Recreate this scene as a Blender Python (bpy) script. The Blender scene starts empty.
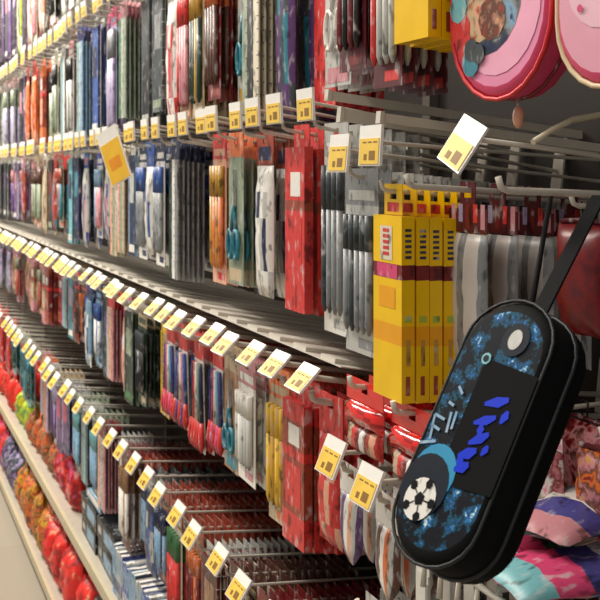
import bpy, math, random
from mathutils import Vector, Matrix
R = random.Random(7)
C = bpy.context.scene.collection
PI = math.pi
CA, SA = math.cos(math.radians(24)), math.sin(math.radians(24))
H = 1.57; F = 968.0
def at(u, v, d):                      # a point seen at (u, v), d metres ahead
    r = (u-300)/F*d
    return Vector((r*CA+d*SA, -r*SA+d*CA, H-(v-172)/F*d))
def u_of(x, y):
    return 300+F*(x*CA-y*SA)/(y*CA+x*SA)
def y_of(u, x=.6):
    return (1060*x/(u+131)-x*SA)/CA

WORLD = .35
LAMPS = [(1.9, -.5, 34), (3.8, -.5, 95), (5.8, -.5, 105), (7.8, -.5, 90), (.2, -.9, 15)]
# ------------------------------------------------------------------ materials
PAL = dict(
 white='E9E6DE', cream='DDD3B8', beige='C4AE8A', lgrey='B9BAB4', grey='85888A', slate='3E474B', black='121214',
 red='D8251F', dred='7A1716', rust='9E3B22', orange='E0702A', peach='E4A684', yellow='F2C40F', ochre='C29325',
 lime='A9BE2C', green='3C7A45', dgreen='1E3A2C', sage='8E9C82', teal='1F7F93', aqua='6FB7BE', sky='7FA9C9',
 blue='2B57A8', navy='1B2850', indigo='40408F', purple='5C3470', lilac='A79ABF', pink='E58AA4', hot='D8336F',
 rose='C9828A', brown='5B3527', tan='A5764C', maroon='5A1622', steel='A7A9A8', gold='F5D24A')
_m = {}
def lin(c): return c/12.92 if c <= .04045 else ((c+.055)/1.055)**2.4
def mat(n, rough=.42, metal=0, hexc=None, var=.06, bump=0, coat=0):
    k = (n, rough, metal, bump)
    if k in _m: return _m[k]
    h = hexc or PAL[n]
    rgb = [lin(int(h[i:i+2], 16)/255) for i in (0, 2, 4)]
    m = bpy.data.materials.new(n); m.use_nodes = True
    nt = m.node_tree; b = nt.nodes['Principled BSDF']
    b.inputs['Roughness'].default_value = rough; b.inputs['Metallic'].default_value = metal
    b.inputs['Coat Weight'].default_value = coat
    if n.startswith('case_b') or n == 'case_panel': b.inputs['Specular IOR Level'].default_value = .18
    tc = nt.nodes.new('ShaderNodeTexCoord'); no = nt.nodes.new('ShaderNodeTexNoise')
    no.inputs['Scale'].default_value = 28; no.inputs['Detail'].default_value = 3
    nt.links.new(tc.outputs['Object'], no.inputs['Vector'])
    if n in PAL and not hexc:            # packaging: soft printed patches
        oi = nt.nodes.new('ShaderNodeObjectInfo'); ad = nt.nodes.new('ShaderNodeVectorMath'); ml = nt.nodes.new('ShaderNodeVectorMath'); ml.operation = 'SCALE'
        ml.inputs['Scale'].default_value = 40; nt.links.new(oi.outputs['Random'], ml.inputs[0])
        sc = nt.nodes.new('ShaderNodeVectorMath'); sc.operation = 'MULTIPLY'; sc.inputs[1].default_value = (1, 1.5, .7)
        nt.links.new(tc.outputs['Object'], sc.inputs[0]); nt.links.new(sc.outputs[0], ad.inputs[0]); nt.links.new(ml.outputs[0], ad.inputs[1])
        no.inputs['Scale'].default_value = 55; no.inputs['Detail'].default_value = 2; nt.links.new(ad.outputs[0], no.inputs['Vector'])
        rm = nt.nodes.new('ShaderNodeValToRGB'); e = rm.color_ramp.elements; lum = sum(rgb)/3; rgb = [c*.91+lum*.09 for c in rgb]
        dk = [c*.35 for c in rgb]; lt = [c+(.62-c)*.55 if c < .62 else c for c in rgb]
        e[0].position = .33; e[0].color = (*dk, 1); e[1].position = .70; e[1].color = (*lt, 1)
        for p in (.43, .58): q = e.new(p); q.color = (*rgb, 1)
        nt.links.new(no.outputs['Fac'], rm.inputs[0]); nt.links.new(rm.outputs[0], b.inputs['Base Color']); _m[k] = m; return m
    mx = nt.nodes.new('ShaderNodeMix'); mx.data_type = 'RGBA'
    mx.inputs[6].default_value = (*[max(0, c*(1-var*2.2)) for c in rgb], 1)
    mx.inputs[7].default_value = (*[min(1, c*(1+var*2.2)) for c in rgb], 1)
    nt.links.new(no.outputs['Fac'], mx.inputs[0]); nt.links.new(mx.outputs[2], b.inputs['Base Color'])
    if bump:
        bp = nt.nodes.new('ShaderNodeBump'); bp.inputs['Strength'].default_value = bump; bp.inputs['Distance'].default_value = .004
        nt.links.new(no.outputs['Fac'], bp.inputs['Height']); nt.links.new(bp.outputs['Normal'], b.inputs['Normal'])
    _m[k] = m; return m
def M(c):
    if isinstance(c, bpy.types.Material): return c
    return mat(c)
def clear_mat():
    m = bpy.data.materials.new('clear_plastic'); m.use_nodes = True; nt = m.node_tree; nt.nodes.clear()
    o = nt.nodes.new('ShaderNodeOutputMaterial'); t = nt.nodes.new('ShaderNodeBsdfTransparent'); g = nt.nodes.new('ShaderNodeBsdfGlossy')
    g.inputs['Roughness'].default_value = .12; mx = nt.nodes.new('ShaderNodeMixShader'); mx.inputs[0].default_value = .16
    nt.links.new(t.outputs[0], mx.inputs[1]); nt.links.new(g.outputs[0], mx.inputs[2]); nt.links.new(mx.outputs[0], o.inputs[0])
    return m
CLEAR = clear_mat()
WIRE = mat('wire_metal', .4, .1, 'CFC9BC'); PLASTIC = mat('tag_white', .35, 0, 'F1EFE9')
TAGY = mat('tag_yellow', .5, 0, 'EFC850'); INK = mat('ink', .6, 0, '8A6420')
_pm = {}
def patch(cols, scale=30):           # cloth or film printed with blotches of several colours
    k = (tuple(cols), scale)
    if k in _pm: return _pm[k]
    m = bpy.data.materials.new('printed_film'); m.use_nodes = True; nt = m.node_tree; b = nt.nodes['Principled BSDF']
    tc = nt.nodes.new('ShaderNodeTexCoord'); n = nt.nodes.new('ShaderNodeTexNoise'); n.inputs['Scale'].default_value = scale; n.inputs['Detail'].default_value = 4; n.inputs['Distortion'].default_value = .15
    oi = nt.nodes.new('ShaderNodeObjectInfo'); ad = nt.nodes.new('ShaderNodeVectorMath'); ml = nt.nodes.new('ShaderNodeVectorMath'); ml.operation = 'SCALE'; ml.inputs['Scale'].default_value = 30
    nt.links.new(oi.outputs['Random'], ml.inputs[0]); nt.links.new(tc.outputs['Object'], ad.inputs[0]); nt.links.new(ml.outputs[0], ad.inputs[1]); nt.links.new(ad.outputs[0], n.inputs['Vector'])
    r = nt.nodes.new('ShaderNodeValToRGB'); e = r.color_ramp.elements; N = len(cols)
    col = [[lin(int(PAL[c][i:i+2], 16)/255) for i in (0, 2, 4)] for c in cols]
    e[0].position = .30; e[0].color = (*col[0], 1); e[1].position = .70; e[1].color = (*col[-1], 1)
    for i in range(1, N-1): q = e.new(.30+.40*i/(N-1)); q.color = (*col[i], 1)
    nt.links.new(n.outputs['Fac'], r.inputs[0]); nt.links.new(r.outputs[0], b.inputs['Base Color']); b.inputs['Roughness'].default_value = .35
    _pm[k] = m; return m

# ------------------------------------------------------------------ mesh builder
class MB:
    def __init__(s): s.v = []; s.f = []; s.m = []; s.ms = []; s.sm = []
    def mi(s, m):
        m = M(m)
        if m not in s.ms: s.ms.append(m)
        return s.ms.index(m)
    def face(s, idx, m, smooth=False): s.f.append(idx); s.m.append(s.mi(m)); s.sm.append(smooth)
    def box(s, x0, x1, y0, y1, z0, z1, m, front=None):
        b = len(s.v)
        s.v += [(x, y, z) for x in (x0, x1) for y in (y0, y1) for z in (z0, z1)]
        q = [(0,1,3,2), (4,6,7,5), (0,4,5,1), (2,3,7,6), (0,2,6,4), (1,5,7,3)]
        for i, f in enumerate(q): s.face([b+k for k in f], front if (front and i == 0) else m)
        return s
    def bands(s, x0, x1, y0, y1, zs, ms):          # an upright carton printed in level bands, top to bottom
        b = len(s.v)
        for z in zs: s.v += [(x0, y0, z), (x0, y1, z), (x1, y1, z), (x1, y0, z)]
        for i, m in enumerate(ms):
            for k in range(4):
                a = b+4*i+k; c = b+4*i+(k+1) % 4
                s.face([a, c, c+4, a+4], m)
        s.face([b+3, b+2, b+1, b], ms[0]); n = b+4*(len(zs)-1); s.face([n, n+1, n+2, n+3], ms[-1])
        return s
    def quad(s, x, y0, y1, z0, z1, m):             # print on a front (-x) face
        b = len(s.v); s.v += [(x, y0, z0), (x, y0, z1), (x, y1, z1), (x, y1, z0)]; s.face([b, b+1, b+2, b+3], m); return s
    def tube(s, pts, r, m, n=6, close=False, caps=True):
        pts = [Vector(p) for p in pts]; N = len(pts); b = len(s.v)
        rr = r if isinstance(r, (list, tuple)) else [r]*N
        up = Vector((0, 0, 1)); prev = None
        for i, p in enumerate(pts):
            if close: t = pts[(i+1) % N]-pts[i-1]
            else: t = pts[min(i+1, N-1)]-pts[max(i-1, 0)]
            t.normalize()
            a = prev if prev else (Vector((0, 0, 1)) if abs(t.z) < .9 else Vector((1, 0, 0)))
            a = (a-t*a.dot(t)).normalized(); prev = a; c = t.cross(a)
            for k in range(n):
                w = 2*PI*k/n; s.v.append(tuple(p+(a*math.cos(w)+c*math.sin(w))*rr[i]))
        for i in range(N if close else N-1):
            j = (i+1) % N
            for k in range(n):
                l = (k+1) % n; s.face([b+i*n+k, b+i*n+l, b+j*n+l, b+j*n+k], m, True)
        if caps and not close:
            s.face([b+k for k in range(n)][::-1], m); s.face([b+(N-1)*n+k for k in range(n)], m)
        return s
    def prism(s, out, x0, x1, m, side=None):       # outline in (y, z), thickness in x
        b = len(s.v); n = len(out)
        s.v += [(x0, y, z) for y, z in out]+[(x1, y, z) for y, z in out]
        s.face(list(range(b, b+n)), m); s.face(list(range(b+2*n-1, b+n-1, -1)), m)
        for i in range(n):
            j = (i+1) % n; s.face([b+j, b+i, b+n+i, b+n+j], side or m)
        return s
    def pillow(s, w, z0, z1, t, fm, nx=6, nz=10, x=0, yc=0, amp=.0015, rnd=None, taper=None):
        rnd = rnd or R; b = len(s.v)
        for sd in (-1, 1):
            for j in range(nz+1):
                for i in range(nx+1):
                    a, c = i/nx, j/nz
                    bl = (max(0, math.sin(PI*a))*max(0, math.sin(PI*c)))**.45
                    ww = w*(1 if not taper else taper(c))
                    s.v.append((x+sd*(t*.5*bl+.0004)+rnd.uniform(-amp, amp)*(bl > 0), yc+(a-.5)*ww, z1+(z0-z1)*c))
        st = (nx+1)*(nz+1)
        for j in range(nz):
            for i in range(nx):
                p = b+j*(nx+1)+i
                m = fm(i, j); s.face([p, p+nx+1, p+nx+2, p+1][::-1], m, True)
                q = p+st; s.face([q, q+nx+1, q+nx+2, q+1], m, True)
        # close rim
        rim = [b+i for i in range(nx+1)]+[b+j*(nx+1)+nx for j in range(1, nz+1)]+[b+nz*(nx+1)+i for i in range(nx-1, -1, -1)]+[b+j*(nx+1) for j in range(nz-1, 0, -1)]
        for i in range(len(rim)):
            p, q = rim[i], rim[(i+1) % len(rim)]; s.face([p+st, q+st, q, p], fm(0, 0))
        return s
    def ball(s, c, rx, ry, rz, m, n=10, k=7, wob=0):
        b = len(s.v); c = Vector(c)
        for j in range(k+1):
            th = PI*j/k
            for i in range(n):
                ph = 2*PI*i/n; w = 1+R.uniform(-wob, wob)
                s.v.append((c.x+rx*w*math.sin(th)*math.cos(ph), c.y+ry*w*math.sin(th)*math.sin(ph), c.z+rz*w*math.cos(th)))
        for j in range(k):
            for i in range(n):
                l = (i+1) % n; s.face([b+j*n+i, b+(j+1)*n+i, b+(j+1)*n+l, b+j*n+l], m(i, j) if callable(m) else m, True)
        return s
    def mesh(s, name):
        me = bpy.data.meshes.new(name); me.from_pydata(s.v, [], s.f)
        for m in s.ms: me.materials.append(m)
        me.polygons.foreach_set('material_index', s.m); me.polygons.foreach_set('use_smooth', s.sm); me.update()
        return me
def obj(name, me, parent=None, loc=(0, 0, 0), rot=(0, 0, 0)):
    if isinstance(me, MB): me = me.mesh(name)
    o = bpy.data.objects.new(name, me); C.objects.link(o); o.location = loc; o.rotation_euler = rot
    if parent: o.parent = parent
    return o
def tag(o, label, cat, group=None):
    o['label'] = label; o['category'] = cat
    if group: o['group'] = group
    return o
def struct(name, mb):
    o = obj(name, mb); o['kind'] = 'structure'; return o
def dup(root, loc, rot=None):
    r = root.copy(); C.objects.link(r); r.location = loc
    if rot: r.rotation_euler = rot
    for ch in root.children:
        c = ch.copy(); C.objects.link(c); c.parent = r
        for g in ch.children:
            d = g.copy(); C.objects.link(d); d.parent = c
    return r
ONES = 'first second third fourth fifth sixth seventh eighth ninth tenth eleventh twelfth thirteenth fourteenth fifteenth sixteenth seventeenth eighteenth nineteenth'.split()
TENS = {2: 'twent', 3: 'thirt', 4: 'fort', 5: 'fift', 6: 'sixt', 7: 'sevent'}
def nth(n):
    if n < 20: return ONES[n-1]
    t, u = divmod(n, 10)
    return TENS[t]+'ieth' if u == 0 else TENS[t]+'y-'+ONES[u-1]

# ------------------------------------------------------------------ setting
f = bpy.data.materials.new('floor_tiles'); f.use_nodes = True; nt = f.node_tree; b = nt.nodes['Principled BSDF']
tc = nt.nodes.new('ShaderNodeTexCoord'); br = nt.nodes.new('ShaderNodeTexBrick'); br.offset = 0
br.inputs['Scale'].default_value = 1; br.inputs['Brick Width'].default_value = .6; br.inputs['Row Height'].default_value = .6
br.inputs['Mortar Size'].default_value = .004; br.inputs['Color1'].default_value = (.37, .325, .26, 1); br.inputs['Color2'].default_value = (.345, .30, .24, 1)
br.inputs['Mortar'].default_value = (.33, .29, .23, 1)
nt.links.new(tc.outputs['Object'], br.inputs['Vector']); nt.links.new(br.outputs['Color'], b.inputs['Base Color']); b.inputs['Roughness'].default_value = .35
struct('floor', MB().box(-3, 3, -2, 14, -.05, 0, f))
PX = 1.06                                              # the back panel of the display stands here
pan = mat('panel_dark', .7, 0, '2F2925')
TRAYGREY = mat('shelf_paint', .45, .2, 'B9B1A2')
def gondola():
    r = bpy.data.objects.new('display_rack', None); C.objects.link(r); r.location = (PX, 4, 0)
    tag(r, 'long dark-backed metal shop rack with two low cream-lipped shelves running down the aisle', 'shelf rack')
    pb = MB().box(PX, PX+.03, -.3, 9.5, 0, 2.75, pan)
    o = obj('back_panel', pb, r, (-PX, -4, 0))
    for i in range(11):
        y = -.2+i*.95
        obj('upright', MB().box(PX-.022, PX-.001, y-.014, y+.014, .0, 2.75, mat('upright', .5, .2, '6E6860')), r, (-PX, -4, 0))
    lip = mat('shelf_lip', .5, 0, 'BDB193')
    for z, x0, nm in ((.092, .585, 'base_shelf'), (.418, .60, 'shelf')):
        s = obj(nm, MB().box(x0, PX-.024, -.3, 9.5, z-.022, z-.004, TRAYGREY), r, (-PX, -4, 0))
        obj('front_lip', MB().box(x0-.012, x0-.0005, -.3, 9.5, z-.026, z+.008, lip), s)
    obj('kick_plate', MB().box(.66, .68, -.3, 9.5, 0, .069, mat('kick', .6, 0, '6B6255')), r, (-PX, -4, 0))
gondola()

# ------------------------------------------------------------------ display hooks
def hook_proto(L, big=False, tw=.055, th=.046, swing=0, tagged=True, lift=.034, rad0=None):
    """origin: the front end of the product arm; the arm runs to +x"""
    r = bpy.data.objects.new('display_hook', None); C.objects.link(r)
    rad = rad0 or (.0031 if not big else .0040)
    obj('product_arm', MB().tube([(L, 0, 0), (.012, 0, 0), (.004, 0, .003), (0, 0, .014)], rad, WIRE), r)
    obj('back_plate', MB().box(L, L+.004, -.013, .013, -.03, .055, WIRE), r)
    if tagged:
        obj('label_arm', MB().tube([(L, 0, lift), (-.008, 0, lift), (-.014, 0, lift)], rad*.85, WIRE), r)
        hold = obj('label_holder', MB().box(-.0185, -.0145, -tw/2, tw/2, lift-th*.62, lift+th*.42, PLASTIC), r)
        z0, z1 = lift-th*.58, lift+th*.08
        pl = MB().box(-.0195, -.0187, -tw/2+.003, tw/2-.003, z0, z1, TAGY)
        pl.quad(-.0197, -tw*.30, -tw*.02, z0+.005, z0+.017, INK); pl.quad(-.0197, tw*.08, tw*.22, z0+.005, z0+.013, INK)
        for k in range(3): pl.quad(-.0197, -tw*.38+k*tw*.25, -tw*.38+k*tw*.25+tw*.18, z1-.006, z1-.004, INK)
        p = obj('price_label', pl, hold)
        p['label'] = 'yellow price label with dark print'
        if swing:
            hold.location = (-.0145, 0, lift); hold.rotation_euler = (0, swing, 0)
            hold.data.transform(Matrix.Translation((.0145, 0, -lift)))
            p.data.transform(Matrix.Translation((.0145, 0, -lift)))
    return r

# ------------------------------------------------------------------ hanging goods (origin = hole; face looks to -x)
def tabcard(mb, w, top, bot, m, x0=0, x1=.0012, hole=.009):
    """card with a hanging slot, from z=top to z=bot"""
    h = hole
    mb.box(x0, x1, -w/2, -h, -.006, top, m).box(x0, x1, h, w/2, -.006, top, m)
    mb.box(x0, x1, -h, h, .007, top, m).box(x0, x1, -w/2, w/2, bot, -.006, m)
def K_pens(w, h, c, det):          # card of pens in a blister
    head, card, pen, cap = c
    b = MB(); tabcard(b, w, .016, -.035, head); b.box(0, .0012, -w/2, w/2, -h, -.035, card)
    b.quad(-.0003, -w*.4, w*.4, -.028, -.014, card); b.quad(-.0003, -w*.38, w*.1, -h+.008, -h+.022, head)
    n = max(3, int(w/.017)); parts = []
    st = w*.86/n
    ps = []
    for i in range(n):
        y = -w*.43+st*(i+.5); rr = min(.0062, st*.44)
        p = MB(); p.tube([(-rr, y, -.048), (-rr, y, -.048-(h-.08)*.3)], rr, cap, 8)
        cc = pen if i % 2 == 0 else (cap if R.random() < .4 else pen)
        p.tube([(-rr, y, -.048-(h-.08)*.3), (-rr, y, -h+.042), (-rr, y, -h+.03)], [rr*.92, rr*.92, rr*.3], cc, 8)
        ps.append(p)
    if not det:
        for p in ps:
            o = len(b.v); b.v += p.v
            for fi, mi, s in zip(p.f, p.m, p.sm): b.face([o+k for k in fi], p.ms[mi], s)
        return [('pen_pack', b)]
    return [('backing_card', b)]+[('pen', p) for p in ps]
def K_carton(w, h, c, det):        # slim carton with a hanging tab
    a, b_, d, e = c; t = .015
    k = MB(); tabcard(k, w*.8, .016, -.02, a, .005, .0062)
    body = MB(); z = [-.02, -.02-h*.12, -.02-h*.3, -.02-h*.36, -h*.8, -h]
    body.bands(-t/2, t/2, -w/2, w/2, z, [a, b_, d, b_, a])
    body.quad(-t/2-.0004, -w*.35, w*.35, z[4]+.012, z[3]-.01, e); body.quad(-t/2-.0004, -w*.3, w*.2, z[2]+.006, z[1]-.006, 'white')
    return join_or(k, body, det, 'hang_tab', 'carton', 'carton_pack')
def join_or(k, body, det, n1, n2, nj):
    if det: return [(n1, k), (n2, body)]
    o = len(k.v); k.v += body.v
    for fi, mi, s in zip(body.f, body.m, body.sm): k.face([o+q for q in fi], body.ms[mi], s)
    return [(nj, k)]
def K_bag(w, h, c, det):           # pillow bag under a folded header card
    head, a, b_, d = c
    k = MB(); tabcard(k, w, .016, -.045, head); k.box(.0014, .0026, -w/2, -.01, -.045, .016, head).box(.0014, .0026, .01, w/2, -.045, .016, head)
    k.quad(-.0004, -w*.35, w*.35, -.036, -.012, d)
    body = MB(); cols = [a, b_, a, d, b_, a]
    body.pillow(w*.98, -h, -.046, .024, lambda i, j: cols[(i+(j//4)*2) % 6] if j > 1 else a, x=.001)
    return join_or(k, body, det, 'header_card', 'bag', 'bag_pack')
def K_book(w, h, c, det):          # notebook or folder with a hanging tab
    a, b_, d, e = c; t = .009
    k = MB(); tabcard(k, .05, .016, -.014, 'lgrey', 0, .0012)
    body = MB(); body.box(-t/2, t/2-.002, -w/2, w/2, -h, -.014, a, front=b_); body.box(t/2-.002, t/2, -w/2, w/2, -h, -.014, e)
    body.quad(-t/2-.0004, -w*.34, w*.34, -h*.5, -h*.22, d); body.quad(-t/2-.0004, -w*.4, w*.4, -h+.01, -h+.03, e); body.quad(-t/2-.0004, w*.28, w*.46, -h*.9, -.03, a)
    if det:
        for q in range(9):
            z = -.03-q*(h-.06)/8
            body.tube([(-t/2-.001, -w/2+.004, z), (-t/2-.002, -w/2-.003, z), (t/2, -w/2-.003, z), (t/2+.001, -w/2+.004, z)], .0009, 'steel', 4)
    return join_or(k, body, det, 'hang_tab', 'cover', 'notebook')
def K_fan(w, h, c, det):           # brush set: narrow top, spread foot
    head, a, b_, d = c
    k = MB(); tabcard(k, w*.75, .016, -.04, head)
    body = MB(); body.prism([(-w*.36, -.04), (w*.36, -.04), (w*.5, -h), (-w*.5, -h)], .0, .0012, 'white')
    n = 5
    ps = []
    for i in range(n):
        g = (i-(n-1)/2)/(n-1)
        cc = [a, b_, 'white', d, a][i]
        ps.append(MB().tube([(-.005, g*w*.5, -.045), (-.005, g*w*.8, -h*.72)], .0045, cc, 7)
                  .tube([(-.005, g*w*.8, -h*.72), (-.006, g*w*.86, -h*.9), (-.006, g*w*.88, -h+.004)], [.0045, .0075, .003], d if i % 2 else 'red', 7))
    if not det:
        for p in ps+[body]:
            o = len(k.v); k.v += p.v
            for fi, mi, s in zip(p.f, p.m, p.sm): k.face([o+q for q in fi], p.ms[mi], s)
        return [('brush_pack', k)]
    return [('header_card', k), ('backing_card', body)]+[('brush', p) for p in ps]
def K_scissors(w, h, c, det):
    head, card, hand, d = c
    b = MB(); tabcard(b, w, .016, -.03, head); b.box(0, .0012, -w/2, w/2, -h, -.03, card)
    b.quad(-.0004, -w*.4, w*.4, -h+.006, -h+.03, d)
    s = MB()
    for sd in (-1, 1):
        s.tube([(-.006, sd*w*.2+w*.15*math.cos(a*PI/5), -h*.72+h*.1*math.sin(a*PI/5)) for a in range(10)], .0045, hand, 6, close=True)
        s.tube([(-.005-.001*sd, sd*w*.1, -h*.62), (-.005-.001*sd, -sd*w*.03, -h*.45)], .004, hand, 6)
    s.prism([(-w*.05, -h*.48), (w*.02, -h*.2), (w*.06, -h*.45)], -.0065, -.0035, 'steel')
    s.prism([(w*.05, -h*.48), (-w*.02, -h*.2), (-w*.06, -h*.45)], -.0033, -.001, 'steel')
    return join_or(b, s, det, 'backing_card', 'scissors', 'scissors_pack')
def K_ruler(w, h, c, det):         # rulers and set squares in a long sleeve
    head, a, b_, d = c
    k = MB(); tabcard(k, w, .016, -.03, head)
    s = MB()
    for i, cc in enumerate((a, b_, d)):
        y0 = -w/2+i*w/3+.001; s.box(-.004, -.001, y0, y0+w/3-.002, -h, -.031, cc)
        for q in range(12): s.quad(-.0043, y0, y0+w*.1, -.05-q*(h-.07)/12, -.048-q*(h-.07)/12, 'black')
    return join_or(k, s, det, 'header_card', 'ruler', 'ruler_pack')
KIND = dict(pens=(K_pens, 'pen_pack', 'pen card', 'pen pack'), carton=(K_carton, 'carton_pack', 'slim carton', 'carton'),
            bag=(K_bag, 'bag_pack', 'plastic bag', 'bag'), book=(K_book, 'notebook', 'hanging notebook', 'notebook'),
            fan=(K_fan, 'brush_pack', 'brush set', 'brush set'), scissors=(K_scissors, 'scissors_pack', 'scissors card', 'scissors'),
            ruler=(K_ruler, 'ruler_pack', 'ruler set', 'ruler set'))
THICK = dict(pens=.0175, carton=.0185, bag=.029, book=.0145, fan=.017, scissors=.015, ruler=.009)
CN = dict(lgrey='pale grey', slate='slate grey', dred='dark red', dgreen='dark green', sage='sage green', aqua='pale blue-green', sky='sky blue',
          hot='hot pink', lilac='lilac', steel='steel', tan='tan', cream='cream', gold='pale yellow')
def cn(c): return CN.get(c, c)
_proto = {}
def product(kind, cols, w, h, det, loc, rot, label, group):
    key = (kind, cols, round(w, 3), round(h, 2), det)
    fn, nm, _, cat = KIND[kind]
    if key not in _proto:
        parts = fn(w, h, cols, det)
        if len(parts) == 1: o = obj(nm, parts[0][1].mesh(nm))
        else:
            o = bpy.data.objects.new(nm, None); C.objects.link(o)
            for n, p in parts: obj(n, p.mesh(n), o)
        _proto[key] = o; o.location = loc; o.rotation_euler = rot
    else: o = dup(_proto[key], loc, rot)
    tag(o, label, cat, group); return o

# hang a whole stack on one hook.  tip: front end of arm, tilt: slope of the arm
def stack(tip, tilt, L, kind, cols, w, h, n, det, label, group, start=.02, gap=1.0, room=None):
    x = tip[0]+start; end = tip[0]+L-.03; T = THICK[kind]
    for i in range(n):
        if x+T > end: break
        z = tip[2]-(x-tip[0])*tilt
        yaw = R.uniform(-.03, .03)
        product(kind, cols, w, h, det, (x+T*.5, tip[1], z-(T*.5)*tilt-.004), (0, 0, yaw), label, group)
        x += T*gap*(1+R.uniform(.02, .12))
_hp = {}
def hook(tip, tilt, L, key, label, group=None, **kw):
    k = (key, L)
    a = math.atan(tilt); yaw = R.uniform(-.02, .02)
    if k not in _hp: o = hook_proto(L, **kw); _hp[k] = o; o.location = tip; o.rotation_euler = (0, a, yaw)
    else: o = dup(_hp[k], tip, (0, a, yaw))
    tag(o, label, 'hook', group or 'wire hooks with price tags'); return o

# colour plans: (u limit, [ (kind, (4 colours)), ... ]) read along the picture from left to right
W_ = 'white'
ROW_T = [(12, [('book', ('purple', 'purple', 'lilac', 'black')), ('book', ('black', 'slate', 'rose', 'white'))]),
         (25, [('bag', ('green', 'lime', 'white', 'purple')), ('book', ('purple', 'black', 'lilac', 'white'))]),
         (50, [('bag', ('rose', 'peach', 'white', 'pink')), ('pens', ('white', 'cream', 'rose', 'tan'))]),
         (62, [('book', ('black', 'slate', 'white', 'white')), ('pens', ('white', 'white', 'black', 'grey'))]),
         (95, [('bag', ('cream', 'white', 'lgrey', 'sage')), ('pens', ('lgrey', 'white', 'steel', 'aqua'))]),
         (140, [('carton', ('yellow', 'ochre', 'black', 'orange')), ('book', ('dred', 'red', 'white', 'black'))]),
         (900, [('book', ('slate', 'grey', 'white', 'rose'))])]
ROW_A = [(18, [('book', ('sage', 'lgrey', 'green', 'white')), ('pens', ('rose', 'lgrey', 'lilac', 'sage'))]),
         (29, [('book', ('black', 'purple', 'lilac', 'black')), ('book', ('slate', 'black', 'rose', 'black'))]),
         (45, [('carton', ('orange', 'rust', 'red', 'peach')), ('bag', ('red', 'orange', 'peach', 'rust'))]),
         (60, [('bag', ('cream', 'white', 'beige', 'tan')), ('pens', ('white', 'cream', 'sage', 'black'))]),
         (75, [('ruler', ('lgrey', 'white', 'aqua', 'grey')), ('pens', ('rose', 'white', 'lgrey', 'black'))]),
         (89, [('book', ('brown', 'rust', 'grey', 'dred')), ('book', ('dred', 'sage', 'grey', 'brown'))]),
         (101, [('ruler', ('indigo', 'sky', 'lgrey', 'aqua')), ('pens', ('indigo', 'lgrey', 'sky', 'blue'))]),
         (108, [('book', ('navy', 'blue', 'navy', 'white'))]),
         (126, [('pens', ('hot', 'lilac', 'lilac', 'grey')), ('bag', ('hot', 'lilac', 'lgrey', 'indigo'))]),
         (136, [('ruler', ('rose', 'sage', 'lgrey', 'green'))]),
         (165, [('book', ('slate', 'slate', 'grey', 'sage')), ('book', ('slate', 'black', 'slate', 'lgrey'))]),
         (186, [('bag', ('red', 'pink', 'red', 'white')), ('bag', ('white', 'white', 'red', 'rose'))]),
         (200, [('pens', ('peach', 'tan', 'rose', 'red')), ('ruler', ('beige', 'rose', 'sage', 'cream'))]),
         (214, [('ruler', ('beige', 'beige', 'sage', 'cream')), ('pens', ('cream', 'beige', 'dgreen', 'ochre'))]),
         (226, [('pens', ('rust', 'dred', 'brown', 'orange'))]),
         (246, [('bag', ('lgrey', 'teal', 'orange', 'teal')), ('scissors', ('peach', 'lgrey', 'teal', 'ochre'))]),
         (262, [('ruler', ('cream', 'cream', 'black', 'sage')), ('pens', ('beige', 'cream', 'black', 'slate'))]),
         (272, [('pens', ('ochre', 'brown', 'tan', 'dgreen'))]),
         (297, [('scissors', ('purple', 'slate', 'hot', 'grey')), ('bag', ('hot', 'purple', 'slate', 'teal'))]),
         (318, [('carton', ('red', 'red', 'red', 'red'))]),
         (357, [('bag', ('blue', 'lgrey', 'white', 'rose')), ('scissors', ('white', 'lgrey', 'white', 'rose'))]),
         (374, [('pens', ('dred', 'maroon', 'black', 'dred'))]),
         (398, [('pens', ('red', 'maroon', 'lgrey', 'red'))]),
         (900, [('carton', ('yellow', 'ochre', 'yellow', 'gold'))])]
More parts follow.
